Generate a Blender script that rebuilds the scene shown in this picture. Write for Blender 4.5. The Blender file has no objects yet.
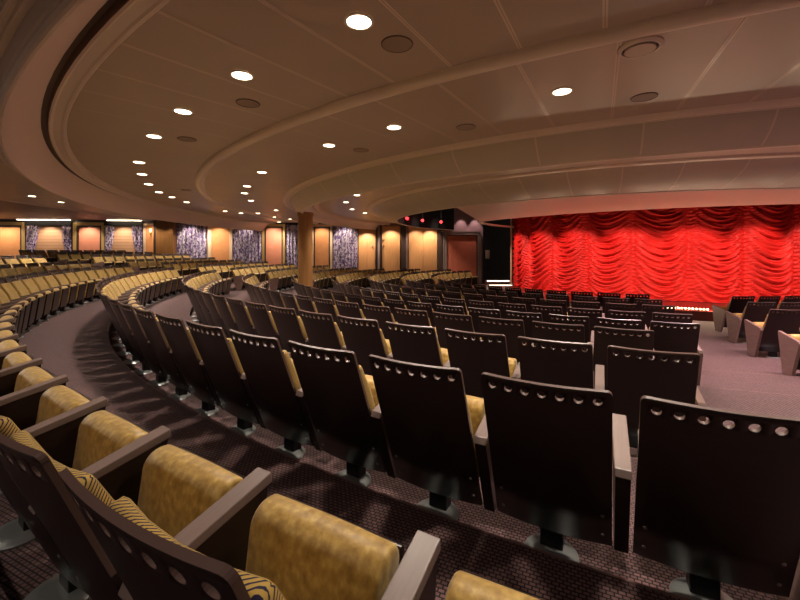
import bpy, bmesh, math, random
from mathutils import Vector, Matrix
random.seed(7)
PI = math.pi
rad = math.radians
sc = bpy.context.scene
COL = sc.collection

# ------------------------------------------------------------------ camera
EYE = 1.86
F = 392.3
YH = 251.5
cam_d = bpy.data.cameras.new('camera')
cam = bpy.data.objects.new('camera', cam_d)
COL.objects.link(cam)
cam.location = (0, 0, EYE)
cam.rotation_euler = (PI / 2, 0, 0)
cam_d.sensor_width = 36
cam_d.lens = 36 * F / 800
cam_d.shift_y = -(300 - YH) / 800
cam_d.clip_start = 0.05
sc.camera = cam
sc.view_settings.view_transform = 'Standard'
sc.view_settings.look = 'None'
sc.view_settings.gamma = 1
sc.view_settings.use_curve_mapping = False
sc.view_settings.exposure = 0.0
sc.cycles.use_denoising = True
sc.cycles.max_bounces = 8
sc.cycles.diffuse_bounces = 5
sc.cycles.sample_clamp_indirect = 6

C = Vector((7.943, 15.409, 0))        # centre of the seating and ceiling circles
S = Vector((11.5, 18.1, 0))           # centre of the stage circles
WA = math.atan(0.1)                   # angle of the long side wall
WO = Vector((0, 22.3, 0))

def pol(R, deg, z=0, c=C):
    return Vector((c.x + R * math.cos(rad(deg)), c.y + R * math.sin(rad(deg)), z))

def at_h(x, y, h):                    # the point at height EYE+h that the photo shows at x, y
    Y = F * h / (YH - y)
    return Vector(((x - 400) / F * Y, Y, EYE + h))

def wall_x(px):                       # position along the side wall seen at column px
    r = (px - 400) / F
    X = r * 22.3 / (1 - 0.1 * r)
    return X / math.cos(WA)

def wpt(u, d=0, z=0):                 # wall coordinates to the room; d = distance out from the wall
    ca, sa = math.cos(WA), math.sin(WA)
    return Vector((u * ca + d * sa, WO.y + u * sa - d * ca, z))

# ------------------------------------------------------------------ materials
def mat(name, col, rough=0.5, spec=0.5, metal=0.0, emit=None, estr=0.0, sheen=0.0, coat=0.0):
    m = bpy.data.materials.new(name)
    m.use_nodes = True
    b = m.node_tree.nodes['Principled BSDF']
    b.inputs['Base Color'].default_value = (*col, 1)
    b.inputs['Roughness'].default_value = rough
    b.inputs['Specular IOR Level'].default_value = spec
    b.inputs['Metallic'].default_value = metal
    b.inputs['Sheen Weight'].default_value = sheen
    b.inputs['Coat Weight'].default_value = coat
    if emit:
        b.inputs['Emission Color'].default_value = (*emit, 1)
        b.inputs['Emission Strength'].default_value = estr
    return m

def nd(m, typ, **kw):
    n = m.node_tree.nodes.new(typ)
    for k, v in kw.items():
        setattr(n, k, v)
    return n

def lk(m, a, b):
    m.node_tree.links.new(a, b)

def bsdf(m):
    return m.node_tree.nodes['Principled BSDF']

def ramp(m, fac, stops):
    r = nd(m, 'ShaderNodeValToRGB')
    e = r.color_ramp.elements
    e[0].position, e[0].color = stops[0][0], (*stops[0][1], 1)
    e[1].position, e[1].color = stops[1][0], (*stops[1][1], 1)
    for p, c in stops[2:]:
        x = e.new(p); x.color = (*c, 1)
    lk(m, fac, r.inputs['Fac'])
    return r

def noise_mat(name, stops, scale, rough=0.5, spec=0.5, stretch=(1, 1, 1), bump=0.0, sheen=0.0, detail=3.0):
    m = mat(name, stops[0][1], rough, spec, sheen=sheen)
    tc = nd(m, 'ShaderNodeTexCoord'); mp = nd(m, 'ShaderNodeMapping')
    mp.inputs['Scale'].default_value = stretch
    lk(m, tc.outputs['Object'], mp.inputs['Vector'])
    n = nd(m, 'ShaderNodeTexNoise')
    n.inputs['Scale'].default_value = scale; n.inputs['Detail'].default_value = detail
    lk(m, mp.outputs['Vector'], n.inputs['Vector'])
    r = ramp(m, n.outputs['Fac'], stops)
    lk(m, r.outputs['Color'], bsdf(m).inputs['Base Color'])
    if bump:
        b = nd(m, 'ShaderNodeBump'); b.inputs['Strength'].default_value = bump
        b.inputs['Distance'].default_value = 0.01
        lk(m, n.outputs['Fac'], b.inputs['Height']); lk(m, b.outputs['Normal'], bsdf(m).inputs['Normal'])
    return m

M = {}
M['shell'] = noise_mat('dark stained plywood', [(0.3, (0.012, 0.0055, 0.0045)), (0.7, (0.021, 0.0095, 0.0075))], 6, 0.36, 0.5, (1, 1, 14))
M['shell_edge'] = mat('plywood edge', (0.115, 0.068, 0.06), 0.35)
M['velvet'] = noise_mat('gold velvet', [(0.30, (0.29, 0.155, 0.028)), (0.5, (0.43, 0.258, 0.055)), (0.70, (0.60, 0.40, 0.11))], 42, 0.46, 0.45, (1, 1, 0.75), 0.1, 0.3, 8)
M['armtop'] = noise_mat('taupe laminate', [(0.3, (0.19, 0.135, 0.122)), (0.7, (0.215, 0.153, 0.138))], 8, 0.38, 0.5, (18, 1, 1))
M['endpanel'] = noise_mat('mauve brown laminate', [(0.3, (0.17, 0.10, 0.085)), (0.7, (0.22, 0.14, 0.12))], 8, 0.45, 0.5, (1, 1, 8))
M['black_metal'] = mat('black metal', (0.012, 0.012, 0.014), 0.35, 0.5, 0.3)
M['disc'] = mat('brushed grey metal', (0.30, 0.315, 0.315), 0.38, 0.5, 0.6)
M['screw'] = mat('steel screw', (0.45, 0.42, 0.4), 0.3, 0.5, 1.0)

m = mat('striped gold and navy upholstery', (0.5, 0.32, 0.09), 0.7, 0.25, sheen=0.06); M['stripe'] = m
tc = nd(m, 'ShaderNodeTexCoord'); sp = nd(m, 'ShaderNodeSeparateXYZ'); lk(m, tc.outputs['Object'], sp.inputs[0])
a1 = nd(m, 'ShaderNodeVectorMath', operation='DOT_PRODUCT'); a1.inputs[1].default_value = (0.55, -0.65, 0.65); lk(m, tc.outputs['Object'], a1.inputs[0])
a2 = nd(m, 'ShaderNodeMath', operation='ADD'); a2.inputs[1].default_value = 3.0; lk(m, a1.outputs['Value'], a2.inputs[0])
a3 = nd(m, 'ShaderNodeMath', operation='MULTIPLY'); a3.inputs[1].default_value = 120; lk(m, a2.outputs[0], a3.inputs[0])
a4 = nd(m, 'ShaderNodeMath', operation='FRACT'); lk(m, a3.outputs[0], a4.inputs[0])
r = ramp(m, a4.outputs[0], [(0.0, (0.02, 0.015, 0.06)), (0.3, (0.03, 0.02, 0.06)), (0.36, (0.54, 0.345, 0.075)), (0.94, (0.58, 0.38, 0.09)), (1.0, (0.02, 0.015, 0.06))])
lk(m, r.outputs['Color'], bsdf(m).inputs['Base Color'])

# carpet: small woven squares with dark joints
m = mat('dark patterned carpet', (0.1, 0.06, 0.06), 0.95, 0.1, sheen=0.2); M['carpet'] = m
tc = nd(m, 'ShaderNodeTexCoord'); mp = nd(m, 'ShaderNodeMapping'); mp.inputs['Rotation'].default_value = (0, 0, rad(24))
lk(m, tc.outputs['Object'], mp.inputs['Vector'])
bt = nd(m, 'ShaderNodeTexBrick')
bt.inputs['Scale'].default_value = 1.0
bt.inputs['Brick Width'].default_value = 0.027; bt.inputs['Row Height'].default_value = 0.019
bt.inputs['Mortar Size'].default_value = 0.0034; bt.inputs['Mortar Smooth'].default_value = 0.3
bt.inputs['Color1'].default_value = (0.20, 0.110, 0.108, 1); bt.inputs['Color2'].default_value = (0.125, 0.070, 0.070, 1)
bt.inputs['Mortar'].default_value = (0.012, 0.008, 0.009, 1)
lk(m, mp.outputs['Vector'], bt.inputs['Vector'])
n2 = nd(m, 'ShaderNodeTexNoise'); n2.inputs['Scale'].default_value = 160; lk(m, tc.outputs['Object'], n2.inputs['Vector'])
mx = nd(m, 'ShaderNodeMixRGB', blend_type='MULTIPLY'); mx.inputs['Fac'].default_value = 0.6
rr = ramp(m, n2.outputs['Fac'], [(0.3, (0.6, 0.6, 0.6)), (0.7, (1.25, 1.2, 1.2))])
lk(m, bt.outputs['Color'], mx.inputs['Color1']); lk(m, rr.outputs['Color'], mx.inputs['Color2'])
lk(m, mx.outputs['Color'], bsdf(m).inputs['Base Color'])
M['nosing'] = mat('carpet nosing', (0.23, 0.14, 0.13), 0.8, 0.2)

M['ceil'] = noise_mat('beige metal ceiling panel', [(0.35, (0.49, 0.40, 0.325)), (0.65, (0.52, 0.42, 0.345))], 0.7, 0.36, 0.5)
M['seam'] = mat('ceiling seam strip', (0.86, 0.74, 0.62), 0.22)
M['mould'] = mat('painted plaster moulding', (0.76, 0.66, 0.57), 0.32)
M['cove'] = mat('smooth plaster cove', (0.80, 0.66, 0.60), 0.4)
M['fascia'] = mat('beige fascia panels', (0.58, 0.52, 0.455), 0.38)
M['soffit'] = mat('pale stage soffit', (0.72, 0.54, 0.47), 0.45)
M['rim'] = mat('white painted rim', (0.8, 0.74, 0.66), 0.5)
M['dark'] = mat('black paint', (0.008, 0.007, 0.008), 0.6, 0.3)
M['gap'] = mat('dark shadow gap', (0.13, 0.085, 0.065), 0.6)
M['grille'] = mat('speaker grille mesh', (0.33, 0.255, 0.20), 0.6)
M['outer_ceil'] = mat('mauve painted ceiling', (0.36, 0.26, 0.29), 0.5)
M['wallbrown'] = mat('taupe brown wall', (0.22, 0.13, 0.085), 0.5)
M['mauve'] = mat('mauve wall paint', (0.30, 0.19, 0.21), 0.55)
M['black_wall'] = noise_mat('black stage side wall', [(0.4, (0.012, 0.007, 0.007)), (0.6, (0.02, 0.012, 0.012))], 2, 0.4)
M['lamp'] = mat('lit lamp glass', (1, 0.9, 0.75), 0.4, emit=(1.0, 0.80, 0.56), estr=14)
M['bulb'] = mat('lit footlight bulb', (1, 0.85, 0.6), 0.4, emit=(1.0, 0.72, 0.36), estr=9)
M['redlamp'] = mat('red stage lamp glass', (0.8, 0.02, 0.03), 0.4, emit=(1.0, 0.02, 0.04), estr=1.6)
M['strip'] = mat('lit strip', (0.9, 0.9, 0.8), 0.4, emit=(1.0, 0.86, 0.66), estr=3.2)
M['orange'] = noise_mat('orange fabric wall panel', [(0.3, (0.62, 0.27, 0.10)), (0.7, (0.68, 0.31, 0.125))], 5, 0.7, 0.2)
M['pink'] = noise_mat('salmon pink wall panel', [(0.3, (0.66, 0.26, 0.15)), (0.7, (0.72, 0.29, 0.18))], 5, 0.7, 0.2)
M['red_panel'] = noise_mat('brick red wall panel', [(0.3, (0.52, 0.14, 0.085)), (0.7, (0.58, 0.17, 0.10))], 5, 0.6, 0.2)
M['doorwood'] = noise_mat('orange wood veneer', [(0.3, (0.56, 0.27, 0.10)), (0.7, (0.64, 0.33, 0.135))], 4, 0.45, 0.4, (9, 9, 0.6))
M['gold'] = mat('gold picture moulding', (0.62, 0.42, 0.16), 0.35, 0.5, 0.4)
M['cream'] = mat('cream moulding', (0.72, 0.55, 0.36), 0.5)
M['darkwood'] = mat('dark wood moulding', (0.05, 0.028, 0.02), 0.4)
M['greymould'] = mat('grey mauve door frame', (0.26, 0.19, 0.17), 0.45)
M['pillar'] = noise_mat('amber wood column', [(0.3, (0.25, 0.115, 0.038)), (0.7, (0.31, 0.15, 0.052))], 3, 0.42, 0.4, (5, 5, 0.4))
M['slats'] = mat('pale wooden blind', (0.62, 0.36, 0.20), 0.55)
M['chrome'] = mat('chrome', (0.8, 0.8, 0.8), 0.15, 0.5, 1.0)
M['ivory'] = mat('ivory plastic', (0.6, 0.5, 0.4), 0.5)
M['stagefloor'] = mat('red glossy stage floor', (0.24, 0.03, 0.025), 0.28)
M['stagefront'] = mat('dark red stage front', (0.12, 0.02, 0.018), 0.5)
M['shade'] = mat('lit glass sconce shade', (1, 0.85, 0.6), 0.4, emit=(1.0, 0.72, 0.42), estr=3.0)

# red curtain cloth
m = mat('red satin curtain', (0.62, 0.02, 0.02), 0.5, 0.25); M['curtain'] = m
tc = nd(m, 'ShaderNodeTexCoord'); n1 = nd(m, 'ShaderNodeTexNoise'); n1.inputs['Scale'].default_value = 3.0
lk(m, tc.outputs['Object'], n1.inputs['Vector'])
r = ramp(m, n1.outputs['Fac'], [(0.3, (0.62, 0.016, 0.014)), (0.7, (0.72, 0.026, 0.02))])
lk(m, r.outputs['Color'], bsdf(m).inputs['Base Color'])

# purple sequin drape: vertical strands with pale sparkles
m = mat('purple sequin curtain', (0.2, 0.1, 0.3), 0.35, 0.6); M['bead'] = m
tc = nd(m, 'ShaderNodeTexCoord'); mp = nd(m, 'ShaderNodeMapping'); mp.inputs['Scale'].default_value = (16, 16, 9)
lk(m, tc.outputs['Object'], mp.inputs['Vector'])
vo = nd(m, 'ShaderNodeTexVoronoi'); vo.inputs['Scale'].default_value = 1.3; lk(m, mp.outputs['Vector'], vo.inputs['Vector'])
mp2 = nd(m, 'ShaderNodeMapping'); mp2.inputs['Scale'].default_value = (7, 7, 0.25); lk(m, tc.outputs['Object'], mp2.inputs['Vector'])
n1 = nd(m, 'ShaderNodeTexNoise'); n1.inputs['Scale'].default_value = 1.5; n1.inputs['Detail'].default_value = 2; lk(m, mp2.outputs['Vector'], n1.inputs['Vector'])
hs = nd(m, 'ShaderNodeSeparateColor'); lk(m, vo.outputs['Color'], hs.inputs[0])
ad = nd(m, 'ShaderNodeMath', operation='ADD'); lk(m, hs.outputs[0], ad.inputs[0]); lk(m, n1.outputs['Fac'], ad.inputs[1])
r = ramp(m, ad.outputs[0], [(0.36, (0.05, 0.03, 0.14)), (0.62, (0.26, 0.18, 0.44)), (0.8, (0.58, 0.46, 0.74)), (0.95, (0.95, 0.88, 0.95))])
mr = nd(m, 'ShaderNodeMath', operation='MULTIPLY'); mr.inputs[1].default_value = 0.8
lk(m, ad.outputs[0], mr.inputs[0]); lk(m, mr.outputs[0], r.inputs['Fac'])
lk(m, r.outputs['Color'], bsdf(m).inputs['Base Color'])

# ------------------------------------------------------------------ helpers
def link_mesh(name, me, ms, parent=None):
    o = bpy.data.objects.new(name, me); COL.objects.link(o)
    if ms:
        for k in (ms if isinstance(ms, (list, tuple)) else [ms]):
            me.materials.append(M[k])
    if parent:
        o.parent = parent
    return o

def obj(name, bm, ms, parent=None, smooth=False, loc=None):
    me = bpy.data.meshes.new(name)
    bmesh.ops.recalc_face_normals(bm, faces=bm.faces)
    if smooth:
        for f in bm.faces: f.smooth = True
    bm.to_mesh(me); bm.free()
    o = link_mesh(name, me, ms, parent)
    if loc is not None: o.location = loc
    return o

def flat_shade(o, ang=35):
    me = o.data
    for p in me.polygons: p.use_smooth = True
    me.set_sharp_from_angle(angle=rad(ang))

def thing(name, label, cat, loc=(0, 0, 0), rotz=0, group=None):
    o = bpy.data.objects.new(name, None); COL.objects.link(o)
    o.empty_display_size = 0.1
    o.location = loc; o.rotation_euler = (0, 0, rotz)
    tag(o, label, cat, group)
    return o

def tag(o, label, cat, group=None):
    o['label'] = label; o['category'] = cat
    if group: o['group'] = group
    return o

def struct(o):
    o['kind'] = 'structure'
    return o

def bm_box(bm, x0, x1, y0, y1, z0, z1, mi=0):
    vs = [bm.verts.new(p) for p in ((x0, y0, z0), (x1, y0, z0), (x1, y1, z0), (x0, y1, z0), (x0, y0, z1), (x1, y0, z1), (x1, y1, z1), (x0, y1, z1))]
    for f in ((0, 3, 2, 1), (4, 5, 6, 7), (0, 1, 5, 4), (1, 2, 6, 5), (2, 3, 7, 6), (3, 0, 4, 7)):
        bm.faces.new([vs[i] for i in f]).material_index = mi
    return vs

def box(*a, bev=0.0, seg=2):
    bm = bmesh.new(); bm_box(bm, *a)
    if bev:
        bmesh.ops.bevel(bm, geom=bm.edges[:], offset=bev, segments=seg, profile=0.5, affect='EDGES')
    return bm

def prism(pts, x0, x1, bev=0.0):      # (y, z) outline pushed along x
    bm = bmesh.new()
    a = [bm.verts.new((x0, p[0], p[1])) for p in pts]; b = [bm.verts.new((x1, p[0], p[1])) for p in pts]
    n = len(pts)
    bm.faces.new(a); bm.faces.new(b[::-1])
    for i in range(n): bm.faces.new((a[i], b[i], b[(i + 1) % n], a[(i + 1) % n]))
    if bev: bmesh.ops.bevel(bm, geom=bm.edges[:], offset=bev, segments=2, profile=0.5, affect='EDGES')
    return bm

def bm_cyl(bm, r0, r1, z0, z1, n=24, c=(0, 0)):
    a = [bm.verts.new((c[0] + r0 * math.cos(2 * PI * i / n), c[1] + r0 * math.sin(2 * PI * i / n), z0)) for i in range(n)]
    b = [bm.verts.new((c[0] + r1 * math.cos(2 * PI * i / n), c[1] + r1 * math.sin(2 * PI * i / n), z1)) for i in range(n)]
    for i in range(n): bm.faces.new((a[i], a[(i + 1) % n], b[(i + 1) % n], b[i]))
    bm.faces.new(a[::-1]); bm.faces.new(b)

def cyl(*a, **k):
    bm = bmesh.new(); bm_cyl(bm, *a, **k); return bm

def turned(prof, n=24, close=True):   # (r, z) outline turned about z
    bm = bmesh.new(); rings = []
    for r, z in prof:
        rings.append([bm.verts.new((r * math.cos(2 * PI * i / n), r * math.sin(2 * PI * i / n), z)) for i in range(n)])
    for a, b in zip(rings, rings[1:]):
        for i in range(n): bm.faces.new((a[i], a[(i + 1) % n], b[(i + 1) % n], b[i]))
    if close:
        bm.faces.new(rings[0][::-1]); bm.faces.new(rings[-1])
    return bm

def clip_wall(bm, d=0.0):             # cut away what lies behind the side wall
    n = Vector((-math.sin(WA), math.cos(WA), 0))
    bmesh.ops.bisect_plane(bm, geom=bm.verts[:] + bm.edges[:] + bm.faces[:], plane_co=wpt(0, d), plane_no=n, clear_outer=True)

def sweep(prof, a0, a1, c=C, step=1.5, clip=True, closed=False):   # (R, h, material index of the strip that starts here)
    bm = bmesh.new(); n = max(2, int(abs(a1 - a0) / step)); rings = []
    for i in range(n + 1):
        a = a0 + (a1 - a0) * i / n
        rings.append([bm.verts.new(pol(p[0], a, p[1], c)) for p in prof])
    k = len(prof)
    for A, B in zip(rings, rings[1:]):
        for j in range(k if closed else k - 1):
            f = bm.faces.new((A[j], A[(j + 1) % k], B[(j + 1) % k], B[j]))
            if len(prof[j]) > 2: f.material_index = prof[j][2]
    if closed:
        bm.faces.new(rings[0]); bm.faces.new(rings[-1][::-1])
    if clip: clip_wall(bm)
    return bm

def spot(name, loc, target, power, size=100, blend=0.6, col=(1, 0.87, 0.72), r=0.06, parent=None):
    d = bpy.data.lights.new(name, 'SPOT'); d.energy = power; d.spot_size = rad(size); d.spot_blend = blend
    d.color = col; d.shadow_soft_size = r
    o = bpy.data.objects.new(name, d); COL.objects.link(o); o.location = loc
    o.rotation_euler = (Vector(target) - Vector(loc)).to_track_quat('-Z', 'Y').to_euler()
    return o

ORD = ['zeroth', 'first', 'second', 'third', 'fourth', 'fifth', 'sixth', 'seventh', 'eighth', 'ninth', 'tenth', 'eleventh', 'twelfth', 'thirteenth', 'fourteenth', 'fifteenth', 'sixteenth', 'seventeenth', 'eighteenth', 'nineteenth', 'twentieth']
TENS = {20: 'twenty', 30: 'thirty'}
def ordinal(n):
    if n <= 20: return ORD[n]
    t = n // 10 * 10
    return 'thirtieth' if n == 30 else TENS[t] + '-' + ORD[n - t]

# ------------------------------------------------------------------ rows
ROWS = {   # radius of the top edge of the backs, floor height
 'I': (6.71, 0.0), 'H': (7.95, 0.02), 'G': (9.21, 0.05), 'F': (10.5, 0.09), 'E': (11.765, 0.153), 'D': (13.107, 0.268),
 'C': (14.424, 0.372), 'B': (15.711, 0.476), 'A': (17.0, 0.58), 'Z': (18.3, 0.69), 'Y': (19.6, 0.875), 'X': (20.9, 0.97), 'W': (22.2, 1.05)}
ORDER = 'IHGFEDCBAZYXW'
STEP_OUT = 0.14
def floor_z(p):
    R = (Vector((p[0], p[1], 0)) - C).length
    z = 0.0
    for k in ORDER:
        if R > ROWS[k][0] - 1.29 - STEP_OUT + 0.0: z = ROWS[k][1]
    return z

# floor of terraces: row k stands on the ring from the next inner step to its own step
bm = bmesh.new()
def ring(bm, prof, a0, a1, step=1.5):
    n = int((a1 - a0) / step); rs = []
    for i in range(n + 1):
        a = a0 + (a1 - a0) * i / n
        rs.append([bm.verts.new(pol(R, a, z)) for R, z in prof])
    for A, B in zip(rs, rs[1:]):
        for j in range(len(prof) - 1): bm.faces.new((A[j], A[j + 1], B[j + 1], B[j]))
prof = [(0.5, 0.0)]
for k, nx in zip(ORDER, ORDER[1:]):
    r = ROWS[k][0] - STEP_OUT
    prof += [(r, ROWS[k][1]), (r + 0.001, ROWS[nx][1])]
prof += [(33, ROWS['W'][1])]
ring(bm, prof, 118, 332)
clip_wall(bm, 0.0)
struct(obj('floor', bm, 'carpet'))
bm = bmesh.new()
vs = [bm.verts.new(p) for p in ((-2, 4, -0.02), (26, 4, -0.02), (26, 27, -0.02), (-2, 27, -0.02))]
bm.faces.new(vs); clip_wall(bm)
struct(obj('floor_stage_side', bm, 'carpet'))
# nosing strips on the steps
bm = bmesh.new()
for k, nx in zip(ORDER[3:8], ORDER[4:9]):
    r = ROWS[k][0] - STEP_OUT; z = ROWS[nx][1]
    pr = [(r - 0.002, z - 0.02), (r - 0.002, z + 0.002), (r + 0.012, z + 0.002)]
    n = 140; rs = []
    for i in range(n + 1):
        a = 150 + 150 * i / n
        rs.append([bm.verts.new(pol(R, a, zz)) for R, zz in pr])
    for A, B in zip(rs, rs[1:]):
        for j in range(2): bm.faces.new((A[j], A[j + 1], B[j + 1], B[j]))
clip_wall(bm, 0.0)
struct(obj('trim_1', bm, 'nosing'))

# ------------------------------------------------------------------ seat parts
TILT = Vector((0, -0.29, 0.75)).normalized(); NRM = Vector((0, 0.75, 0.29)).normalized()
PB = Vector((0, 0.04, 0.12)); PL = 0.804; PW = 0.492
def bend(u): return -0.018 * (1 - (2 * u / PW) ** 2)
def pp(u, v, w): return PB + TILT * v + NRM * (w + bend(u)) + Vector((u, 0, 0))

def panel_bm():
    bm = bmesh.new(); cache = {}
    T = 0.014
    def V(u, v, w):
        key = (round(u, 5), round(v, 5), w)
        if key not in cache: cache[key] = bm.verts.new(pp(u, v, w))
        return cache[key]
    hw = PW / 2; cellw = 0.066; x0 = -3.5 * cellw; v1 = PL - 0.075; v2 = PL - 0.018; hr = 0.0165
    rc = 0.02
    def top(u):
        d = hw - abs(u)
        return PL - (rc - math.sqrt(max(0, rc * rc - (rc - d) ** 2)) if d < rc else 0)
    us = [-hw, -hw + 0.003, -hw + 0.008] + [x0 + cellw * i / 4 for i in range(29)] + [hw - 0.008, hw - 0.003, hw]
    us = sorted(set(round(u, 5) for u in us))
    for w, fl in ((0.0, False), (T, True)):
        def face(*q):
            f = bm.faces.new(q if not fl else q[::-1]); f.smooth = True
            return f
        for a, b in zip(us, us[1:]):
            vs = [0.0, 0.2, 0.45, v1]
            for c, d in zip(vs, vs[1:]): face(V(a, c, w), V(b, c, w), V(b, d, w), V(a, d, w))
            face(V(a, v2, w), V(b, v2, w), V(b, top(b), w), V(a, top(a), w))
            if b <= x0 + 1e-4 or a >= -x0 - 1e-4:
                face(V(a, v1, w), V(b, v1, w), V(b, v2, w), V(a, v2, w))
        for i in range(7):
            cx = x0 + cellw * (i + 0.5); cv = (v1 + v2) / 2
            per = [(cx - cellw / 2 + cellw * j / 4, v1) for j in range(4)] + [(cx + cellw / 2, v1 + (v2 - v1) * j / 1) for j in range(1)] \
                + [(cx + cellw / 2 - cellw * j / 4, v2) for j in range(4)] + [(cx - cellw / 2, v2)]
            n = len(per); m_ = 2
            hole = []
            for (pu, pv) in per:
                a = math.atan2(pv - cv, pu - cx)
                hole.append((cx + hr * math.cos(a), cv + hr * math.sin(a)))
            # subdivide the hole with extra points between corners for roundness
            for j in range(n):
                p, q = per[j], per[(j + 1) % n]
                h0, h1 = hole[j], hole[(j + 1) % n]
                a0 = math.atan2(h0[1] - cv, h0[0] - cx); a1 = math.atan2(h1[1] - cv, h1[0] - cx)
                if a1 < a0 - 1e-6: a1 += 2 * PI
                k = 3 if (a1 - a0) > 0.9 else (2 if a1 - a0 > 0.45 else 1)
                hp = [(cx + hr * math.cos(a0 + (a1 - a0) * t / k), cv + hr * math.sin(a0 + (a1 - a0) * t / k)) for t in range(k + 1)]
                poly = [V(p[0], p[1], w), V(q[0], q[1], w)] + [V(h[0], h[1], w) for h in hp[::-1]]
                face(*poly)
                if not fl:
                    for s_, e_ in zip(hp, hp[1:]):
                        f = bm.faces.new((V(s_[0], s_[1], 0.0), V(e_[0], e_[1], 0.0), V(e_[0], e_[1], T), V(s_[0], s_[1], T)))
                        f.material_index = 1
    # rim
    out = [(u, 0.0) for u in us] + [(hw, v) for v in (0.2, 0.45, v1, v2)] + [(u, top(u)) for u in us[::-1]] + [(-hw, v) for v in (v2, v1, 0.45, 0.2)]
    o2 = []
    for p in out:
        if not o2 or (abs(o2[-1][0] - p[0]) + abs(o2[-1][1] - p[1])) > 1e-6: o2.append(p)
    for i in range(len(o2)):
        p, q = o2[i], o2[(i + 1) % len(o2)]
        f = bm.faces.new((V(p[0], p[1], 0.0), V(p[0], p[1], T), V(q[0], q[1], T), V(q[0], q[1], 0.0)))
        if p[1] > 0.3 and q[1] > 0.3: f.material_index = 1
    return bm

def soft_box(hx, ly, lz, nx=8, ny=4, nz=8, rnd=0.04, bulge=0.0):
    # a cushion: box of half width hx, thickness ly, length lz, with rolled edges
    bm = bmesh.new()
    bm_box(bm, -hx, hx, 0, ly, 0, lz)
    bmesh.ops.bevel(bm, geom=bm.edges[:], offset=rnd, segments=4, profile=0.5, affect='EDGES')
    bmesh.ops.bisect_plane(bm, geom=bm.verts[:] + bm.edges[:] + bm.faces[:], plane_co=(0, 0, 0), plane_no=(1, 0, 0))
    bmesh.ops.bisect_plane(bm, geom=bm.verts[:] + bm.edges[:] + bm.faces[:], plane_co=(-hx / 2, 0, 0), plane_no=(1, 0, 0))
    bmesh.ops.bisect_plane(bm, geom=bm.verts[:] + bm.edges[:] + bm.faces[:], plane_co=(hx / 2, 0, 0), plane_no=(1, 0, 0))
    bmesh.ops.bisect_plane(bm, geom=bm.verts[:] + bm.edges[:] + bm.faces[:], plane_co=(0, 0, lz / 2), plane_no=(0, 0, 1))
    bmesh.ops.bisect_plane(bm, geom=bm.verts[:] + bm.edges[:] + bm.faces[:], plane_co=(0, 0, lz * .75), plane_no=(0, 0, 1))
    return bm

seat_root = thing('theatre_seat', 'tmp', 'seat')
pan = obj('back_panel', panel_bm(), ['shell', 'shell_edge'], seat_root)
bm = soft_box(0.228, 0.05, 0.38, rnd=0.024)
for v in bm.verts:
    u, t, l = v.co
    pad = 0.025 * max(0, 1 - ((l - 0.12) / 0.2) ** 2) + 0.008 * (abs(u) / 0.232) ** 2 * (1 if t > 0.04 else 0)
    v.co = pp(u, 0.31 + l, 0.015 + t + (pad if t > 0.025 else 0))
backc = obj('back_cushion', bm, 'stripe', seat_root, smooth=True)
bm = bmesh.new()
out = []
for cx_, cz_, a0_ in ((0.052, 0.052, 180), (0.063, 0.052, 270), (0.063, 0.338, 0), (0.052, 0.338, 90)):
    for i in range(7):
        a_ = rad(a0_ + 15 * i); out.append((cx_ + 0.052 * math.cos(a_), cz_ + 0.052 * math.sin(a_)))
xs_ = [(-0.208, 0.86), (-0.204, 0.95), (-0.197, 1.0), (-0.1, 1.02), (0, 1.03), (0.1, 1.02), (0.197, 1.0), (0.204, 0.95), (0.208, 0.86)]
rg = []
for x_, k_ in xs_:
    e_ = (1 - k_) * 0.09
    rg.append([bm.verts.new((x_, 0.0575 + (y_ - 0.0575) * (1 - e_ / 0.0575), 0.195 + (z_ - 0.195) * (1 - e_ / 0.195))) for y_, z_ in out])
for A, B in zip(rg, rg[1:]):
    for i in range(len(out)): bm.faces.new((A[i], A[(i + 1) % len(out)], B[(i + 1) % len(out)], B[i]))
bm.faces.new(rg[0]); bm.faces.new(rg[-1][::-1])
for v in bm.verts:
    v.co = Vector((v.co.x, v.co.y + 0.105 + 0.055 * v.co.z / 0.39, v.co.z + 0.19))
seatc = obj('seat_cushion', bm, 'velvet', seat_root, smooth=True)
bm = prism([(0.222, 0.185), (0.242, 0.18), (0.292, 0.545), (0.272, 0.55)], -0.205, 0.205, 0.006)
spn = obj('seat_pan', bm, 'shell', seat_root)
bm = prism([(-0.115, 0.497), (-0.10, 0.527), (0.28, 0.605), (0.285, 0.573)], -0.031, 0.031, 0.004)
def to_arm(bm, side=1, off=0.287):
    for v in bm.verts:
        v.co.x = side * (off - (v.co.y + 0.25) * 0.021) + v.co.x
    return bm
to_arm(bm); armt = obj('armrest', bm, 'armtop', seat_root)
bm = to_arm(prism([(-0.105, 0.498), (0.275, 0.571), (0.19, 0.10), (0.05, 0.10)], -0.027, 0.027, 0.003))
armp = obj('arm_panel', bm, 'shell', seat_root)
bm = box(-0.05, 0.05, 0.045, 0.12, 0.018, 0.24, bev=0.006)
ped = obj('pedestal', bm, 'black_metal', seat_root)
bm = turned([(0.118, 0.0), (0.118, 0.008), (0.108, 0.016), (0.06, 0.024)], 32)
bse = obj('base_plate', bm, 'disc', seat_root, smooth=False, loc=(0, 0.04, 0)); flat_shade(bse)
screws = []
for u in (-0.21, 0.21):
    for v in (0.06, 0.17):
        bm = cyl(0.008, 0.006, 0, 0.004, 12)
        rot = (-NRM).to_track_quat('Z', 'Y').to_matrix().to_4x4()
        p = pp(u, v, 0.0005)
        for q in bm.verts: q.co = rot @ q.co + p
        screws.append(obj('screw', bm, 'screw', seat_root))
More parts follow.
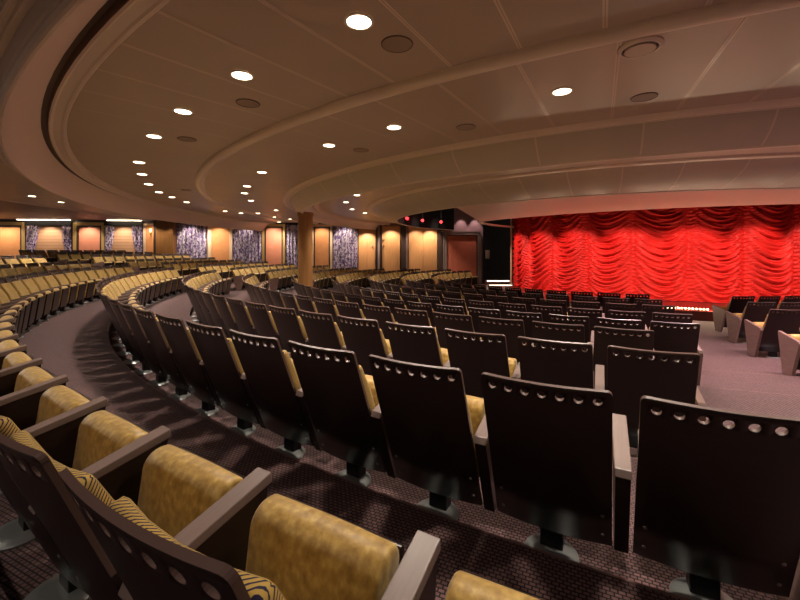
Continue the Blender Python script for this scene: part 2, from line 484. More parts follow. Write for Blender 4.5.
# aisle end panels
ends = {}
for sd in (1, -1):
    bm = to_arm(prism([(-0.12, 0.50), (-0.10, 0.535), (0.29, 0.613), (0.295, 0.58), (0.20, 0.012), (0.03, 0.012)], -0.022, 0.022, 0.004), sd, 0.287)
    ends[sd] = obj('end_panel', bm, 'endpanel', seat_root)
PROTO = {o.name.split('.')[0]: o for o in (pan, backc, seatc, spn, armt, armp, ped, bse)}

def place_seat(p, rot, label, near, e_lo, e_hi):
    r_ = seat_root.copy(); COL.objects.link(r_)
    r_.location = p; r_.rotation_euler = (0, 0, rot)
    r_['label'] = label; r_['group'] = 'theatre seats in curved rows'
    parts = [pan, backc, seatc, spn, ped, bse]
    if not e_hi: parts += [armt, armp]
    if e_hi: parts.append(ends[1])
    if e_lo: parts.append(ends[-1])
    if near: parts += screws
    for q in parts:
        c_ = q.copy(); COL.objects.link(c_); c_.parent = r_
    return r_

COLUMN = Vector((-3.10, 12.85, 0))
seats = []
def run(row, block, thetas):          # thetas from the right-hand end of the run leftwards
    R, z = ROWS[row]
    for i, th in enumerate(thetas):
        p = pol(R - 0.25, th, z)
        seats.append(dict(row=row, block=block, i=i, n=len(thetas), th=th, p=p))
def dth(row): return math.degrees((0.592 if row == 'I' else 0.582 if row == 'H' else 0.58) / ROWS[row][0])
START = {'I': -111.0, 'H': -111.2, 'G': -111.8, 'F': -112.3, 'E': -113.55, 'D': -116.5, 'C': -116.17, 'B': -115.93, 'A': -117.56, 'Z': -120, 'Y': -120, 'X': -120, 'W': -120}
RIGHT = {'I': -92.6, 'H': -97.2, 'G': -100.4, 'F': -102.3, 'E': -103.5}
def wall_gap(p):                      # distance from the side wall
    n = Vector((-math.sin(WA), math.cos(WA), 0))
    return -(Vector((p.x, p.y, 0)) - wpt(0)).dot(n)
for k in ORDER:
    R = ROWS[k][0]; d = dth(k)
    aisle = max(5.2, math.degrees(1.15 / R)) / 2
    th = START[k]; L = []
    while th - d / 2 > -175.3 + aisle - 0.4:
        L.append(th); th -= d
    run(k, 'centre', L)
    th = -175.3 - aisle - d / 2; L = []
    while True:
        p = pol(R, th)
        if wall_gap(p) < 1.0 or (k == 'I' and th < -229) or th < -240: break
        L.append(th); th -= d
    run(k, 'left', L)
    if k in RIGHT:
        run(k, 'right', [RIGHT[k] + d * i for i in range(4)])

HIDE = set('Dl6 Dl7 Fr1 Gr2 Hr3 Wc34 Xc29 Xc30 Xc31 Xc32 Yc23 Yc24 Yc25 Yc26 Zc17 Zc18 Zc19 Zc20'.split())   # rows hidden wholly behind others
STUFF = set('Al9 Bl9 Cc15 Dc16 Dc17 Dl8 Ec17 Ec20 El10 El9 Fc17 Fc18 Fl10 Fl9 Gc16 Gl0 Gl1 Gl10 Gl11 Gl9 Hl1 Hl10 Hl11 Hl2 Hl9 Il1 Il2 Ir3 Wl5 Wl6 Wl7 Wl8 Xl6 Xl7 Xl8 Yc27 Zc21 Zl9'.split())
FRONT = ['first', 'second', 'third', 'fourth', 'fifth', 'sixth', 'seventh', 'eighth', 'ninth', 'tenth', 'eleventh', 'twelfth', 'thirteenth']
def in_view(p):
    if p.y < 0.15: return False
    x = 400 + F * p.x / p.y
    return -70 < x < 880
placed = []
far_parts = []
PLACED_KEYS = {}
for s in seats:
    key = s['row'] + s['block'][0] + str(s['i'])
    s['key'] = key
    p = s['p']
    if not in_view(p) or key in HIDE: continue
    if (Vector((p.x, p.y, 0)) - COLUMN).length < 0.55: continue
    row = ORDER.index(s['row'])
    rn = FRONT[row] + ' row from the stage'
    n = ordinal(s['i'] + 1)
    if s['row'] == 'A' and s['block'] == 'centre' and s['i'] < 12:
        lab = 'gold velvet seat with tipped-up cushion, foreground row, ' + n + ' from bottom right'
    elif s['row'] == 'B' and s['block'] == 'centre':
        lab = 'brown perforated-back theatre seat, ' + rn + ', ' + n + ' from the right'
    elif s['block'] == 'centre':
        lab = 'brown-backed gold theatre seat, ' + rn + ', centre block, ' + n + ' from right'
    elif s['block'] == 'left':
        lab = 'gold-fronted theatre seat beyond the far aisle, ' + rn + ', ' + n + ' from aisle'
    else:
        lab = 'dark aisle-side theatre seat, ' + rn + ', right block, ' + n + ' from its aisle'
    near = s['row'] in 'AB' and s['block'] == 'centre' and p.length < 6
    e_hi = (s['i'] == 0 and s['block'] != 'right' and s['row'] != 'A') or (s['block'] == 'right' and s['i'] == s['n'] - 1)
    e_lo = (s['i'] == s['n'] - 1 and s['block'] != 'right') or (s['block'] == 'right' and s['i'] == 0)
    if key in STUFF:
        mw = Matrix.Translation(p) @ Matrix.Rotation(rad(s['th'] + 90), 4, 'Z')
        for q in (pan, backc, seatc, spn, armt, armp, ped, bse): far_parts.append((q, mw))
        continue
    o = place_seat(p, rad(s['th'] + 90), lab, near, e_lo, e_hi)
    PLACED_KEYS[o.name] = key
    placed.append(o)
# the few dozen smallest far seats, as one object
fme = bpy.data.meshes.new('far_theatre_seats'); fb = bmesh.new(); fm = []
for q, mw in far_parts:
    t_ = q.data.copy(); t_.transform(mw @ Matrix.Translation(q.location))
    base = []
    for mt in t_.materials:
        if mt not in fm: fm.append(mt)
        base.append(fm.index(mt))
    for pl in t_.polygons: pl.material_index = base[pl.material_index]
    fb.from_mesh(t_); bpy.data.meshes.remove(t_)
fb.to_mesh(fme); fb.free()
for mt in fm: fme.materials.append(mt)
fo_ = bpy.data.objects.new('far_theatre_seats', fme); COL.objects.link(fo_)
tag(fo_, 'smallest far theatre seats scattered at row ends along the side wall', 'seats'); fo_['kind'] = 'stuff'
# the pattern seat itself is not part of the hall
for ch in list(seat_root.children): bpy.data.objects.remove(ch)
bpy.data.objects.remove(seat_root)

# ------------------------------------------------------------------ ceiling
H = lambda h: EYE + h
CE = 1.58
A0, A1 = 96, 338
struct(obj('ceiling', sweep([(30, H(1.66), 0), (20.36, H(1.66))], A0, A1), 'outer_ceil'))
bm = sweep([(20.36, H(1.66)), (20.34, H(1.55)), (20.24, H(1.54)), (20.22, H(1.58))], A0, A1)
struct(obj('trim_2', bm, 'mould'))
bm = sweep([(20.22, H(CE)), (17.02, H(CE)), (17.0, H(1.24)), (16.72, H(1.235))], A0, A1)
struct(obj('ceiling_outer_ring', bm, 'ceil'))
# the big lip, its cove and the dark gap
lip = [(16.72, H(1.235)), (16.715, H(1.222)), (16.70, H(1.222)), (16.695, H(1.235)), (16.675, H(1.235)), (16.67, H(1.215)), (16.655, H(1.215)), (16.65, H(1.23)), (16.63, H(1.23)), (16.62, H(1.20)), (16.61, H(1.16)), (16.60, H(1.155)), (16.60, H(1.135)), (16.585, H(1.118)), (16.572, H(1.114)), (16.555, H(1.118))]
o = obj('trim_3', sweep(lip, A0, A1), 'mould'); flat_shade(o, 30); struct(o)
cv = []
for i in range(9):
    t = i / 8
    cv.append((16.555 - 0.288 * math.sin(t * PI / 2) ** 1.0, H(1.118 + 0.385 * (1 - math.cos(t * PI / 2)))))
cv = [(16.555, H(1.118)), (16.54, H(1.165)), (16.515, H(1.23)), (16.48, H(1.30)), (16.43, H(1.37)), (16.37, H(1.43)), (16.31, H(1.475)), (16.267, H(1.50))]
o = obj('trim_4', sweep(cv, A0, A1), 'cove', smooth=True); struct(o)
gp = [(16.267, H(1.50)), (16.26, H(1.53)), (16.215, H(1.535)), (16.20, H(1.485))]
struct(obj('trim_5', sweep(gp, A0, A1), 'gap'))
bd = [(16.20, H(1.485)), (16.185, H(1.475)), (16.17, H(1.485)), (16.16, H(1.50)), (16.09, H(1.50)), (16.075, H(1.49)), (16.055, H(1.49)), (16.04, H(1.505)), (16.03, H(CE))]
o = obj('trim_6', sweep(bd, A0, A1), 'mould'); flat_shade(o, 30); struct(o)
struct(obj('ceiling_middle_ring', sweep([(16.03, H(CE)), (15.1, H(CE)), (14.20, H(CE))], A0, A1), 'ceil'))
hr_ = [(14.20, H(CE)), (14.19, H(1.55)), (14.165, H(1.525)), (14.12, H(1.51)), (14.075, H(1.522)), (14.05, H(1.545)), (14.045, H(1.56)), (14.0, H(1.56)), (13.99, H(CE))]
o = obj('trim_7', sweep(hr_, A0, A1), 'mould', smooth=True); struct(o)
struct(obj('ceiling_inner_ring', sweep([(13.99, H(CE)), (12.03, H(CE))], A0, A1), 'ceil'))
m3 = [(12.03, H(CE)), (12.01, H(1.55)), (11.97, H(1.53)), (11.91, H(1.535)), (11.88, H(1.56)), (11.85, H(1.56)), (11.84, H(1.545)), (11.81, H(1.545)), (11.80, H(1.565))]
o = obj('trim_8', sweep(m3, A0, A1), 'mould'); flat_shade(o, 40); struct(o)
f3 = [(11.80, H(1.565)), (11.765, H(1.50)), (11.70, H(1.42)), (11.62, H(1.34)), (11.53, H(1.275)), (11.46, H(1.235))]
o = obj('trim_9', sweep(f3, A0, A1), 'fascia', smooth=True); struct(o)
l3 = [(11.46, H(1.235)), (11.45, H(1.215)), (11.42, H(1.21)), (11.40, H(1.225)), (11.385, H(1.26))]
o = obj('trim_10', sweep(l3, A0, A1), 'mould'); struct(o)
i3 = [(11.385, H(1.26)), (11.35, H(1.34)), (11.28, H(1.42)), (11.19, H(1.48)), (11.12, H(1.50)), (11.10, H(1.56)), (11.05, H(1.56)), (11.04, H(1.50)), (10.93, H(1.50)), (10.90, H(1.60))]
o = obj('trim_11', sweep(i3, A0, A1), 'cove'); flat_shade(o, 30); struct(o)
struct(obj('ceiling_front_ring', sweep([(10.90, H(1.60)), (9.22, H(1.60))], A0, A1), 'ceil'))
m4 = [(9.22, H(1.60)), (9.20, H(1.56)), (9.15, H(1.545)), (9.08, H(1.55)), (9.05, H(1.575)), (9.0, H(1.575))]
o = obj('trim_12', sweep(m4, 128, A1), 'mould'); flat_shade(o, 40); struct(o)
f4 = [(9.0, H(1.575)), (8.92, H(1.50)), (8.78, H(1.41)), (8.58, H(1.32)), (8.36, H(1.25)), (8.10, H(1.195))]
o = obj('trim_13', sweep(f4, 128, A1), 'fascia', smooth=True); struct(o)
l4 = [(8.10, H(1.195)), (8.085, H(1.178)), (8.06, H(1.176)), (8.04, H(1.20))]
o = obj('trim_14', sweep(l4, 128, A1), 'rim'); struct(o)
struct(obj('trim_15', sweep([(8.04, H(1.20)), (8.04, H(2.75))], 128, 217), 'dark'))
# closing piece of the ring at the far end
# seam strips between the ceiling panels
bm = bmesh.new()
def seam(bm, R0, R1, deg, w=0.016, h=CE):
    a = pol(R0, deg, H(h) - 0.004); b = pol(R1, deg, H(h) - 0.004)
    t = (b - a).normalized(); n = Vector((-t.y, t.x, 0)) * w / 2
    for s_ in (-1, 1):
        o_ = n * (s_ * 1.25)
        q = [bm.verts.new(a + o_ - n * 0.8), bm.verts.new(a + o_ + n * 0.8), bm.verts.new(b + o_ + n * 0.8), bm.verts.new(b + o_ - n * 0.8)]
        bm.faces.new(q)
a = 233.4 - 2.35 * 40
while a < 330:
    seam(bm, 16.03, 14.21, a); a += 2.35
a = 243.2 - 3.05 * 34
while a < 330:
    seam(bm, 13.98, 12.04, a); a += 3.05
a = 170
while a < 300:
    seam(bm, 20.2, 16.82, a); a += 2.35
clip_wall(bm, 0.05)
struct(obj('trim_16', bm, 'seam'))
bm = bmesh.new()                      # joints of the curved fascia panels
def joint(bm, prof, deg, w=0.02):
    L = []
    for R, z in prof:
        p = pol(R + 0.004, deg, z - 0.003); t = Vector((-math.sin(rad(deg)), math.cos(rad(deg)), 0)) * w / 2
        L.append((bm.verts.new(p - t), bm.verts.new(p + t)))
    for A, B in zip(L, L[1:]): bm.faces.new((A[0], A[1], B[1], B[0]))
for i in range(22): joint(bm, f3, 190 + 6.1 * i)
for i in range(20): joint(bm, f4, 190 + 6.1 * i)
clip_wall(bm, 0.05)
struct(obj('trim_17', bm, 'mould'))

# stage soffit between the seating ring and the round stage opening
bm = bmesh.new(); n = 40; rs = []
for i in range(n + 1):
    t = i / n
    a = pol(8.04, -143 + 95 * t, H(1.185)); b = pol(8.8, -161.6 + 83.6 * t, H(1.15), S)
    rs.append([bm.verts.new(a), bm.verts.new(a.lerp(b, 0.5)), bm.verts.new(b), bm.verts.new(b + Vector((0, 0, 0.05)))])
for A, B in zip(rs, rs[1:]):
    for j in range(3): bm.faces.new((A[j], A[j + 1], B[j + 1], B[j]))
struct(obj('ceiling_stage_soffit', bm, 'soffit'))
bm = bmesh.new(); rs2 = []
for i in range(n + 1):
    t = i / n
    b = pol(8.79, -161.6 + 83.6 * t, H(1.20), S); rs2.append([bm.verts.new(b), bm.verts.new(b + Vector((0, 0, 1.55)))])
for A, B in zip(rs2, rs2[1:]): bm.faces.new((A[0], A[1], B[1], B[0]))
p1 = pol(8.04, -143, H(1.185)); p2 = pol(8.8, -161.6, H(1.15), S)
bm.faces.new([bm.verts.new(p1), bm.verts.new(p2), bm.verts.new(p2 + Vector((0, 0, 1.6))), bm.verts.new(p1 + Vector((0, 0, 1.57)))])
struct(obj('wall_above_stage', bm, 'dark'))
bm = bmesh.new(); q0, q1, q2 = Vector((3.12, 15.28, 0)), Vector((3.75, 17.3, 0)), Vector((5.6, 18.6, 0)); rs3 = []
for i in range(15):
    t = i / 14; p = q0 * (1 - t) ** 2 + q1 * 2 * t * (1 - t) + q2 * t * t
    d = (q0 * (t - 1) + q1 * (1 - 2 * t) + q2 * t).normalized(); nn = Vector((-d.y, d.x, 0)) * 0.06
    rs3.append([bm.verts.new(p + nn + Vector((0, 0, H(1.12)))), bm.verts.new(p + nn + Vector((0, 0, H(1.19)))), bm.verts.new(p - nn + Vector((0, 0, H(1.19)))), bm.verts.new(p - nn + Vector((0, 0, H(1.12))))])
for A, B in zip(rs3, rs3[1:]):
    for j in range(4): bm.faces.new((A[j], A[(j + 1) % 4], B[(j + 1) % 4], B[j]))
bm.faces.new(rs3[0]); bm.faces.new(rs3[-1][::-1])
struct(obj('trim_18', bm, 'rim'))
bm = bmesh.new()
vs = [bm.verts.new(p) for p in ((0.6, 6.0, H(2.75)), (26, 6.0, H(2.75)), (26, 27, H(2.75)), (0.6, 27, H(2.75)))]
bm.faces.new(vs); clip_wall(bm)
struct(obj('ceiling_stage', bm, 'dark'))

# ------------------------------------------------------------------ side wall
UL, UC = -25.0, wall_x(483)
W_TALL = wall_x(446)
def wall_obj(name, bm, ms, parent=None):
    o = obj(name, bm, ms, parent)
    return o
def wbox(u0, u1, d0, d1, z0, z1, bev=0):   # box in wall coordinates, d out from the wall
    return box(u0, u1, -d1, -d0, z0, z1, bev=bev)
def on_wall(o):
    o.location = WO; o.rotation_euler = (0, 0, WA); return o
struct(on_wall(obj('wall_left', wbox(UL, W_TALL, -0.2, 0, -0.05, H(1.70)), 'wallbrown')))
struct(on_wall(obj('wall_left_front', wbox(W_TALL, UC, -0.2, 0, -0.05, H(2.78)), 'mauve')))
K = wpt(UC)
bm = bmesh.new()
q = [K, Vector((9.5, 24.6, 0)), Vector((24, 27.5, 0))]
for a, b in zip(q, q[1:]):
    bm.faces.new([bm.verts.new((a.x, a.y, -0.05)), bm.verts.new((b.x, b.y, -0.05)), bm.verts.new((b.x, b.y, H(2.75))), bm.verts.new((a.x, a.y, H(2.75)))])
struct(obj('wall_stage', bm, 'black_wall'))
struct(on_wall(obj('trim_19', wbox(UL, wall_x(360), 0.0, 0.05, H(1.54), H(1.66)), 'darkwood')))

TOP = H(1.5)
def zbase(px):
    return floor_z(wpt(wall_x(px), 0.3))

def at_wall(name, label, cat, px, group=None):
    u = wall_x(px); p = wpt(u, 0, zbase(px))
    return thing(name, label, cat, p, WA, group), u, p.z

def framed_panel(px0, px1, top, mat_, frame, inner, label, fw=0.16, group='framed fabric wall panels', cat='wall panel', name='wall_panel'):
    o, uc, zb = at_wall(name, label, cat, (px0 + px1) / 2, group)
    a, b = wall_x(px0) - uc, wall_x(px1) - uc
    t = top - zb
    obj('fabric_panel', box(a + fw, b - fw, -0.05, 0, 0.1, t - fw), mat_, o)
    bm = bmesh.new()
    bm_box(bm, a, a + fw * .62, -0.13, 0, 0, t); bm_box(bm, b - fw * .62, b, -0.13, 0, 0, t); bm_box(bm, a + fw * .62, b - fw * .62, -0.13, 0, t - fw * .62, t)
    obj('frame', bm, frame, o)
    bm = bmesh.new()
    i0 = fw * .62
    bm_box(bm, a + i0, a + fw, -0.09, 0, 0, t - i0); bm_box(bm, b - fw, b - i0, -0.09, 0, 0, t - i0); bm_box(bm, a + fw, b - fw, -0.09, 0, t - fw, t - i0)
    obj('inner_moulding', bm, inner, o)
    return o

framed_panel(-26, 27, H(1.52), 'orange', 'gold', 'darkwood', 'orange fabric wall panel in gold frame at far left edge', 0.26)
framed_panel(74.5, 106, H(1.52), 'pink', 'gold', 'darkwood', 'salmon pink wall panel in gold frame between two draped windows', 0.25)
framed_panel(208.5, 233, H(1.50), 'orange', 'cream', 'cream', 'orange wall panel in cream frame left of wide purple sequin curtain', 0.17)
framed_panel(262.5, 285.5, H(1.50), 'pink', 'gold', 'darkwood', 'salmon pink wall panel in gold frame left of round amber column', 0.2)
framed_panel(311.5, 332.5, H(1.50), 'orange', 'cream', 'darkwood', 'orange wall panel in pale frame just right of amber column', 0.2)

def draped_window(n, px0, px1, label):
    o, uc, zb = at_wall('window_%d' % n, label, 'window', (px0 + px1) / 2)
    del o['label'], o['category']
    o['kind'] = 'structure'
    a, b = wall_x(px0) - uc, wall_x(px1) - uc; t = H(1.5) - zb
    obj('pelmet', box(a, b, -0.22, 0, t - 0.14, t + 0.08), 'dark', o)
    bm = bmesh.new(); z = 0.3
    while z < t - 0.15:
        bm_box(bm, a + 0.1, b - 0.1, -0.04, -0.01, z, z + 0.155); z += 0.165
    obj('blind', bm, 'slats', o)
    bm = bmesh.new(); bm_box(bm, a + 0.02, a + 0.1, -0.08, 0, 0, t - 0.14); bm_box(bm, b - 0.1, b - 0.02, -0.08, 0, 0, t - 0.14)
    obj('window_frame', bm, 'darkwood', o)
    return uc, zb, a, b, t

def tied_drape(px_a, px_b, flip, label):
    # gathered drape pulled to one side: hangs from px_a (tied side) to px_b at the top
    o, uc, zb = at_wall('sequin_drape', label, 'curtain', px_a, 'tied back purple drapes')
    a = 0.0; b = wall_x(px_b) - uc; t = H(1.46) - zb
    bm = bmesh.new(); nu, nz = 20, 24; g = []
    for j in range(nz + 1):
        v = j / nz; z = t * (1 - v)
        k = 1 - 0.72 * (v / 0.85) ** 2.2 if v < 0.85 else 0.28 + 0.25 * (v - 0.85) / 0.15
        row = []
        for i in range(nu + 1):
            s_ = i / nu
            row.append(bm.verts.new((a + (b - a) * s_ * k, -0.17 + 0.035 * math.sin(s_ * PI * 9), z)))
        g.append(row)
    for A, B in zip(g, g[1:]):
        for i in range(nu): bm.faces.new((A[i], A[i + 1], B[i + 1], B[i]))
    bmesh.ops.solidify(bm, geom=bm.faces[:], thickness=0.012)
    obj('drape_cloth', bm, 'bead', o, smooth=True)
    bm = bmesh.new(); zt = t * 0.15; w = (b - a) * 0.28
    bm_box(bm, min(0, w) - 0.02, max(0, w) + 0.02, -0.235, -0.11, zt - 0.03, zt + 0.03)
    obj('tieback', bm, 'gold', o)
    return o

draped_window(1, 28, 74, '')
tied_drape(28.5, 41.5, 1, 'purple sequin drape tied back beside the orange far-left panel')
tied_drape(73.5, 64, -1, 'purple sequin drape tied back just left of gold-framed pink panel')
draped_window(2, 106.5, 144.5, '')
tied_drape(107, 116.5, 1, 'purple sequin drape tied back just right of gold-framed pink panel')
tied_drape(144, 133.5, -1, 'purple sequin drape tied back beside the glowing wall sconce')

def bead_curtain(px0, px1, label, top=H(1.47)):
    o, uc, zb = at_wall('bead_curtain', label, 'curtain', (px0 + px1) / 2, 'straight purple sequin curtains')
    a, b = wall_x(px0) - uc, wall_x(px1) - uc; t = top - zb
    bm = bmesh.new(); n = int((b - a) / 0.035)
    L = [(a + (b - a) * i / n, -0.13 + 0.035 * math.sin(i * 1.25) + 0.02 * math.sin(i * 0.41)) for i in range(n + 1)]
    rows = [[bm.verts.new((x, y, z)) for x, y in L] for z in (0.05, t * .33, t * .66, t)]
    for A, B in zip(rows, rows[1:]):
        for i in range(n): bm.faces.new((A[i], A[i + 1], B[i + 1], B[i]))
    bmesh.ops.solidify(bm, geom=bm.faces[:], thickness=0.01)
    obj('strands', bm, 'bead', o)
    obj('curtain_rail', box(a, b, -0.18, -0.06, t, t + 0.07), 'dark', o)
    return o
bead_curtain(178, 207.5, 'purple sequin curtain hanging right of the brown wall pier')
bead_curtain(234, 262, 'wide purple sequin curtain between orange and pink wall panels')
bead_curtain(286.5, 298.5, 'narrow purple sequin curtain just left of amber column')
bead_curtain(333.5, 357.5, 'purple sequin curtain right of the column beside orange doors')

# sconce niche, dark post, pier
o = framed_panel(144.5, 156.5, H(1.48), 'orange', 'cream', 'cream', 'narrow cream framed niche panel behind the glowing sconce', 0.1, group=None)
ou, uc, zb = at_wall('wall_sconce', 'glowing glass wall sconce on narrow niche left of brown pier', 'wall light', 151.8)
t = H(1.0) - zb
ou.scale = (0.6, 0.6, 0.6)
ou.location = wpt(uc, 0.05, zb + t)
obj('back_plate', box(-0.05, 0.05, -0.02, 0.0, -0.25, 0.1, bev=0.006), 'gold', ou)
bm = turned([(0.03, -0.02), (0.07, 0.06), (0.10, 0.2), (0.105, 0.28), (0.09, 0.28)], 20)
o = obj('lamp_shade', bm, 'shade', ou, smooth=True, loc=(0, -0.13, 0.05))
bm = turned([(0.012, -0.5), (0.02, -0.4), (0.012, -0.3), (0.03, -0.02), (0.012, 0.0)], 12)
obj('stem', bm, 'gold', ou, smooth=True, loc=(0, -0.13, 0.05))
obj('arm', box(-0.012, 0.012, -0.13, 0.0, -0.1, -0.075), 'gold', ou)
struct(on_wall(obj('trim_20', wbox(wall_x(156.8), wall_x(160), 0, 0.35, -0.05, H(1.66)), 'darkwood')))
struct(on_wall(obj('trim_21', wbox(wall_x(160), wall_x(177), 0, 0.45, -0.05, H(1.66), bev=0.02), 'pillar')))

# wooden doors and posts towards the stage
def door(n, px0, px1, top, ms, handles, leaves=1):
    o, uc, zb = at_wall('door_%d' % n, '', 'door', (px0 + px1) / 2)
    del o['label'], o['category']
    o['kind'] = 'structure'
    a, b = wall_x(px0) - uc, wall_x(px1) - uc; t = top - zb
    w = (b - a) / leaves
    for i in range(leaves):
        obj('door_leaf', box(a + w * i + 0.008, a + w * (i + 1) - 0.008, -0.07, 0, 0.0, t, bev=0.004), ms, o)
    for px, py in handles:
        u = wall_x(px) - uc; z = EYE + (YH - py) * 22.3 / F - zb
        bm = turned([(0.04, 0), (0.04, 0.015), (0.018, 0.02), (0.018, 0.05), (0.045, 0.06), (0.05, 0.08), (0.03, 0.1)], 16)
        for v in bm.verts: v.co = Vector((v.co.x, -v.co.z, v.co.y))
        obj('door_handle', bm, 'chrome', o, smooth=True, loc=(u, -0.07, z))
    return o
door(1, 358.5, 375.5, H(1.42), 'doorwood', [(372, 246.5)], 2)
struct(on_wall(obj('trim_22', wbox(wall_x(376), wall_x(377.6), 0, 0.18, -0.05, H(1.6)), 'darkwood')))
struct(on_wall(obj('trim_23', wbox(wall_x(377.7), wall_x(379.6), 0, 0.26, -0.05, H(1.6)), 'greymould')))
struct(on_wall(obj('trim_24', wbox(wall_x(379.7), wall_x(381.8), 0, 0.18, -0.05, H(1.6)), 'darkwood')))
door(2, 382, 400, H(1.42), 'doorwood', [(383.6, 240), (383.8, 246)])
struct(on_wall(obj('trim_25', wbox(wall_x(400.5), wall_x(405.5), 0, 0.24, -0.05, H(1.6)), 'darkwood')))
struct(on_wall(obj('trim_26', wbox(wall_x(405.6), wall_x(407.0), 0, 0.2, -0.05, H(1.6)), 'greymould')))
door(3, 408.5, 437, H(1.42), 'doorwood', [], 2)
struct(on_wall(obj('trim_27', wbox(wall_x(437.3), wall_x(441.5), 0, 0.2, -0.05, H(1.45)), 'darkwood')))
# red portal
o, uc, zb = at_wall('red_portal', 'brick red panel in stepped grey frame beside black stage wall', 'doorway', 461)
a, b = wall_x(442.5) - uc, wall_x(480.5) - uc; t = H(1.17) - zb
bm = bmesh.new()
for e, d in ((0.0, 0.16), (0.075, 0.11), (0.14, 0.14)):
    w = 0.07
    bm_box(bm, a + e, a + e + w, -d, 0, 0, t - e); bm_box(bm, b - e - w, b - e, -d, 0, 0, t - e); bm_box(bm, a + e + w, b - e - w, -d, 0, t - e - w, t - e)
obj('frame', bm, 'greymould', o)
bm = bmesh.new(); e = 0.21
bm_box(bm, a + e, a + e + 0.05, -0.09, 0, 0, t - e); bm_box(bm, b - e - 0.05, b - e, -0.09, 0, 0, t - e); bm_box(bm, a + e + 0.05, b - e - 0.05, -0.09, 0, t - e - 0.05, t - e)
obj('inner_moulding', bm, 'darkwood', o)
obj('panel', box(a + 0.26, b - 0.26, -0.05, 0, 0, t - 0.26), 'red_panel', o)

# control panel on the black wall
d = (Vector((9.5, 24.6, 0)) - K).normalized()
p = K + d * 0.28; n_ = Vector((d.y, -d.x, 0))
o = thing('wall_control_panel', 'small ivory control panel on the black stage side wall', 'control panel', (p.x + n_.x * 0.01, p.y + n_.y * 0.01, H(-0.42)), math.atan2(d.y, d.x))
obj('box', box(-0.13, 0.13, -0.06, 0, 0, 0.5, bev=0.01), 'ivory', o)
obj('door_plate', box(-0.1, 0.1, -0.068, -0.06, 0.05, 0.45), 'cream', o)

# ------------------------------------------------------------------ amber column
o = thing('column', 'round amber wood column rising among the gold seats to the ceiling ring', 'column', (COLUMN.x, COLUMN.y, floor_z(COLUMN)))
zc = H(1.27) - floor_z(COLUMN)
obj('shaft', turned([(0.235, 0.12), (0.235, zc - 0.14)], 40), 'pillar', o, smooth=True); flat_shade(o.children[0])
obj('base_ring', turned([(0.27, 0), (0.27, 0.1), (0.24, 0.12)], 40), 'darkwood', o)
obj('capital', turned([(0.235, zc - 0.14), (0.26, zc - 0.1), (0.26, zc)], 40), 'pillar', o)

# ------------------------------------------------------------------ stage, curtain
bm = bmesh.new(); n = 60
def sector(bm, R, a0, a1, z0, z1, mi_top=0, mi_side=1):
    top = [bm.verts.new(pol(R, a0 + (a1 - a0) * i / n, z1, S)) for i in range(n + 1)] + [bm.verts.new((S.x, S.y, z1))]
    bot = [bm.verts.new(pol(R, a0 + (a1 - a0) * i / n, z0, S)) for i in range(n + 1)] + [bm.verts.new((S.x, S.y, z0))]
    bm.faces.new(top).material_index = mi_top
    for i in range(n): bm.faces.new((top[i], top[i + 1], bot[i + 1], bot[i])).material_index = mi_side
sector(bm, 8.3, -184, -52, 0, 0.25)
o = obj('stage', bm, ['stagefloor', 'stagefront'])
tag(o, 'low round-fronted stage with dark red front below the red curtain', 'stage')
# footlights
fl0 = thing('footlight', 'small glowing footlight bulb on the stage edge below the red curtain', 'footlight', (0, 0, 0), 0, 'footlights along the stage edge')
obj('socket', cyl(0.02, 0.02, 0, 0.03, 12), 'black_metal', fl0)
bm = bmesh.new(); bmesh.ops.create_uvsphere(bm, u_segments=12, v_segments=8, radius=0.024)
obj('bulb', bm, 'bulb', fl0, smooth=True, loc=(0, 0, 0.05))
angs = [-119.4 + 0.57 * i for i in range(12)]
for i, a in enumerate(angs):
    p = pol(8.2, a, 0.25, S)
    if i == 0: fo = fl0
    else:
        fo = fl0.copy(); COL.objects.link(fo)
        for ch in fl0.children:
            c_ = ch.copy(); COL.objects.link(c_); c_.parent = fo
    fo.location = p
    fo['label'] = 'glowing footlight bulb on the stage edge, ' + ordinal(i + 1) + ' from the left'

for a in (-122, -117, -112, -107, -100, -92, -132, -142, -152):
    d = bpy.data.lights.new('footlight_glow', 'POINT'); d.energy = 22; d.color = (1, 0.74, 0.5); d.shadow_soft_size = 0.05
    o = bpy.data.objects.new('footlight_glow', d); COL.objects.link(o); o.location = pol(8.27, a, 0.42, S)
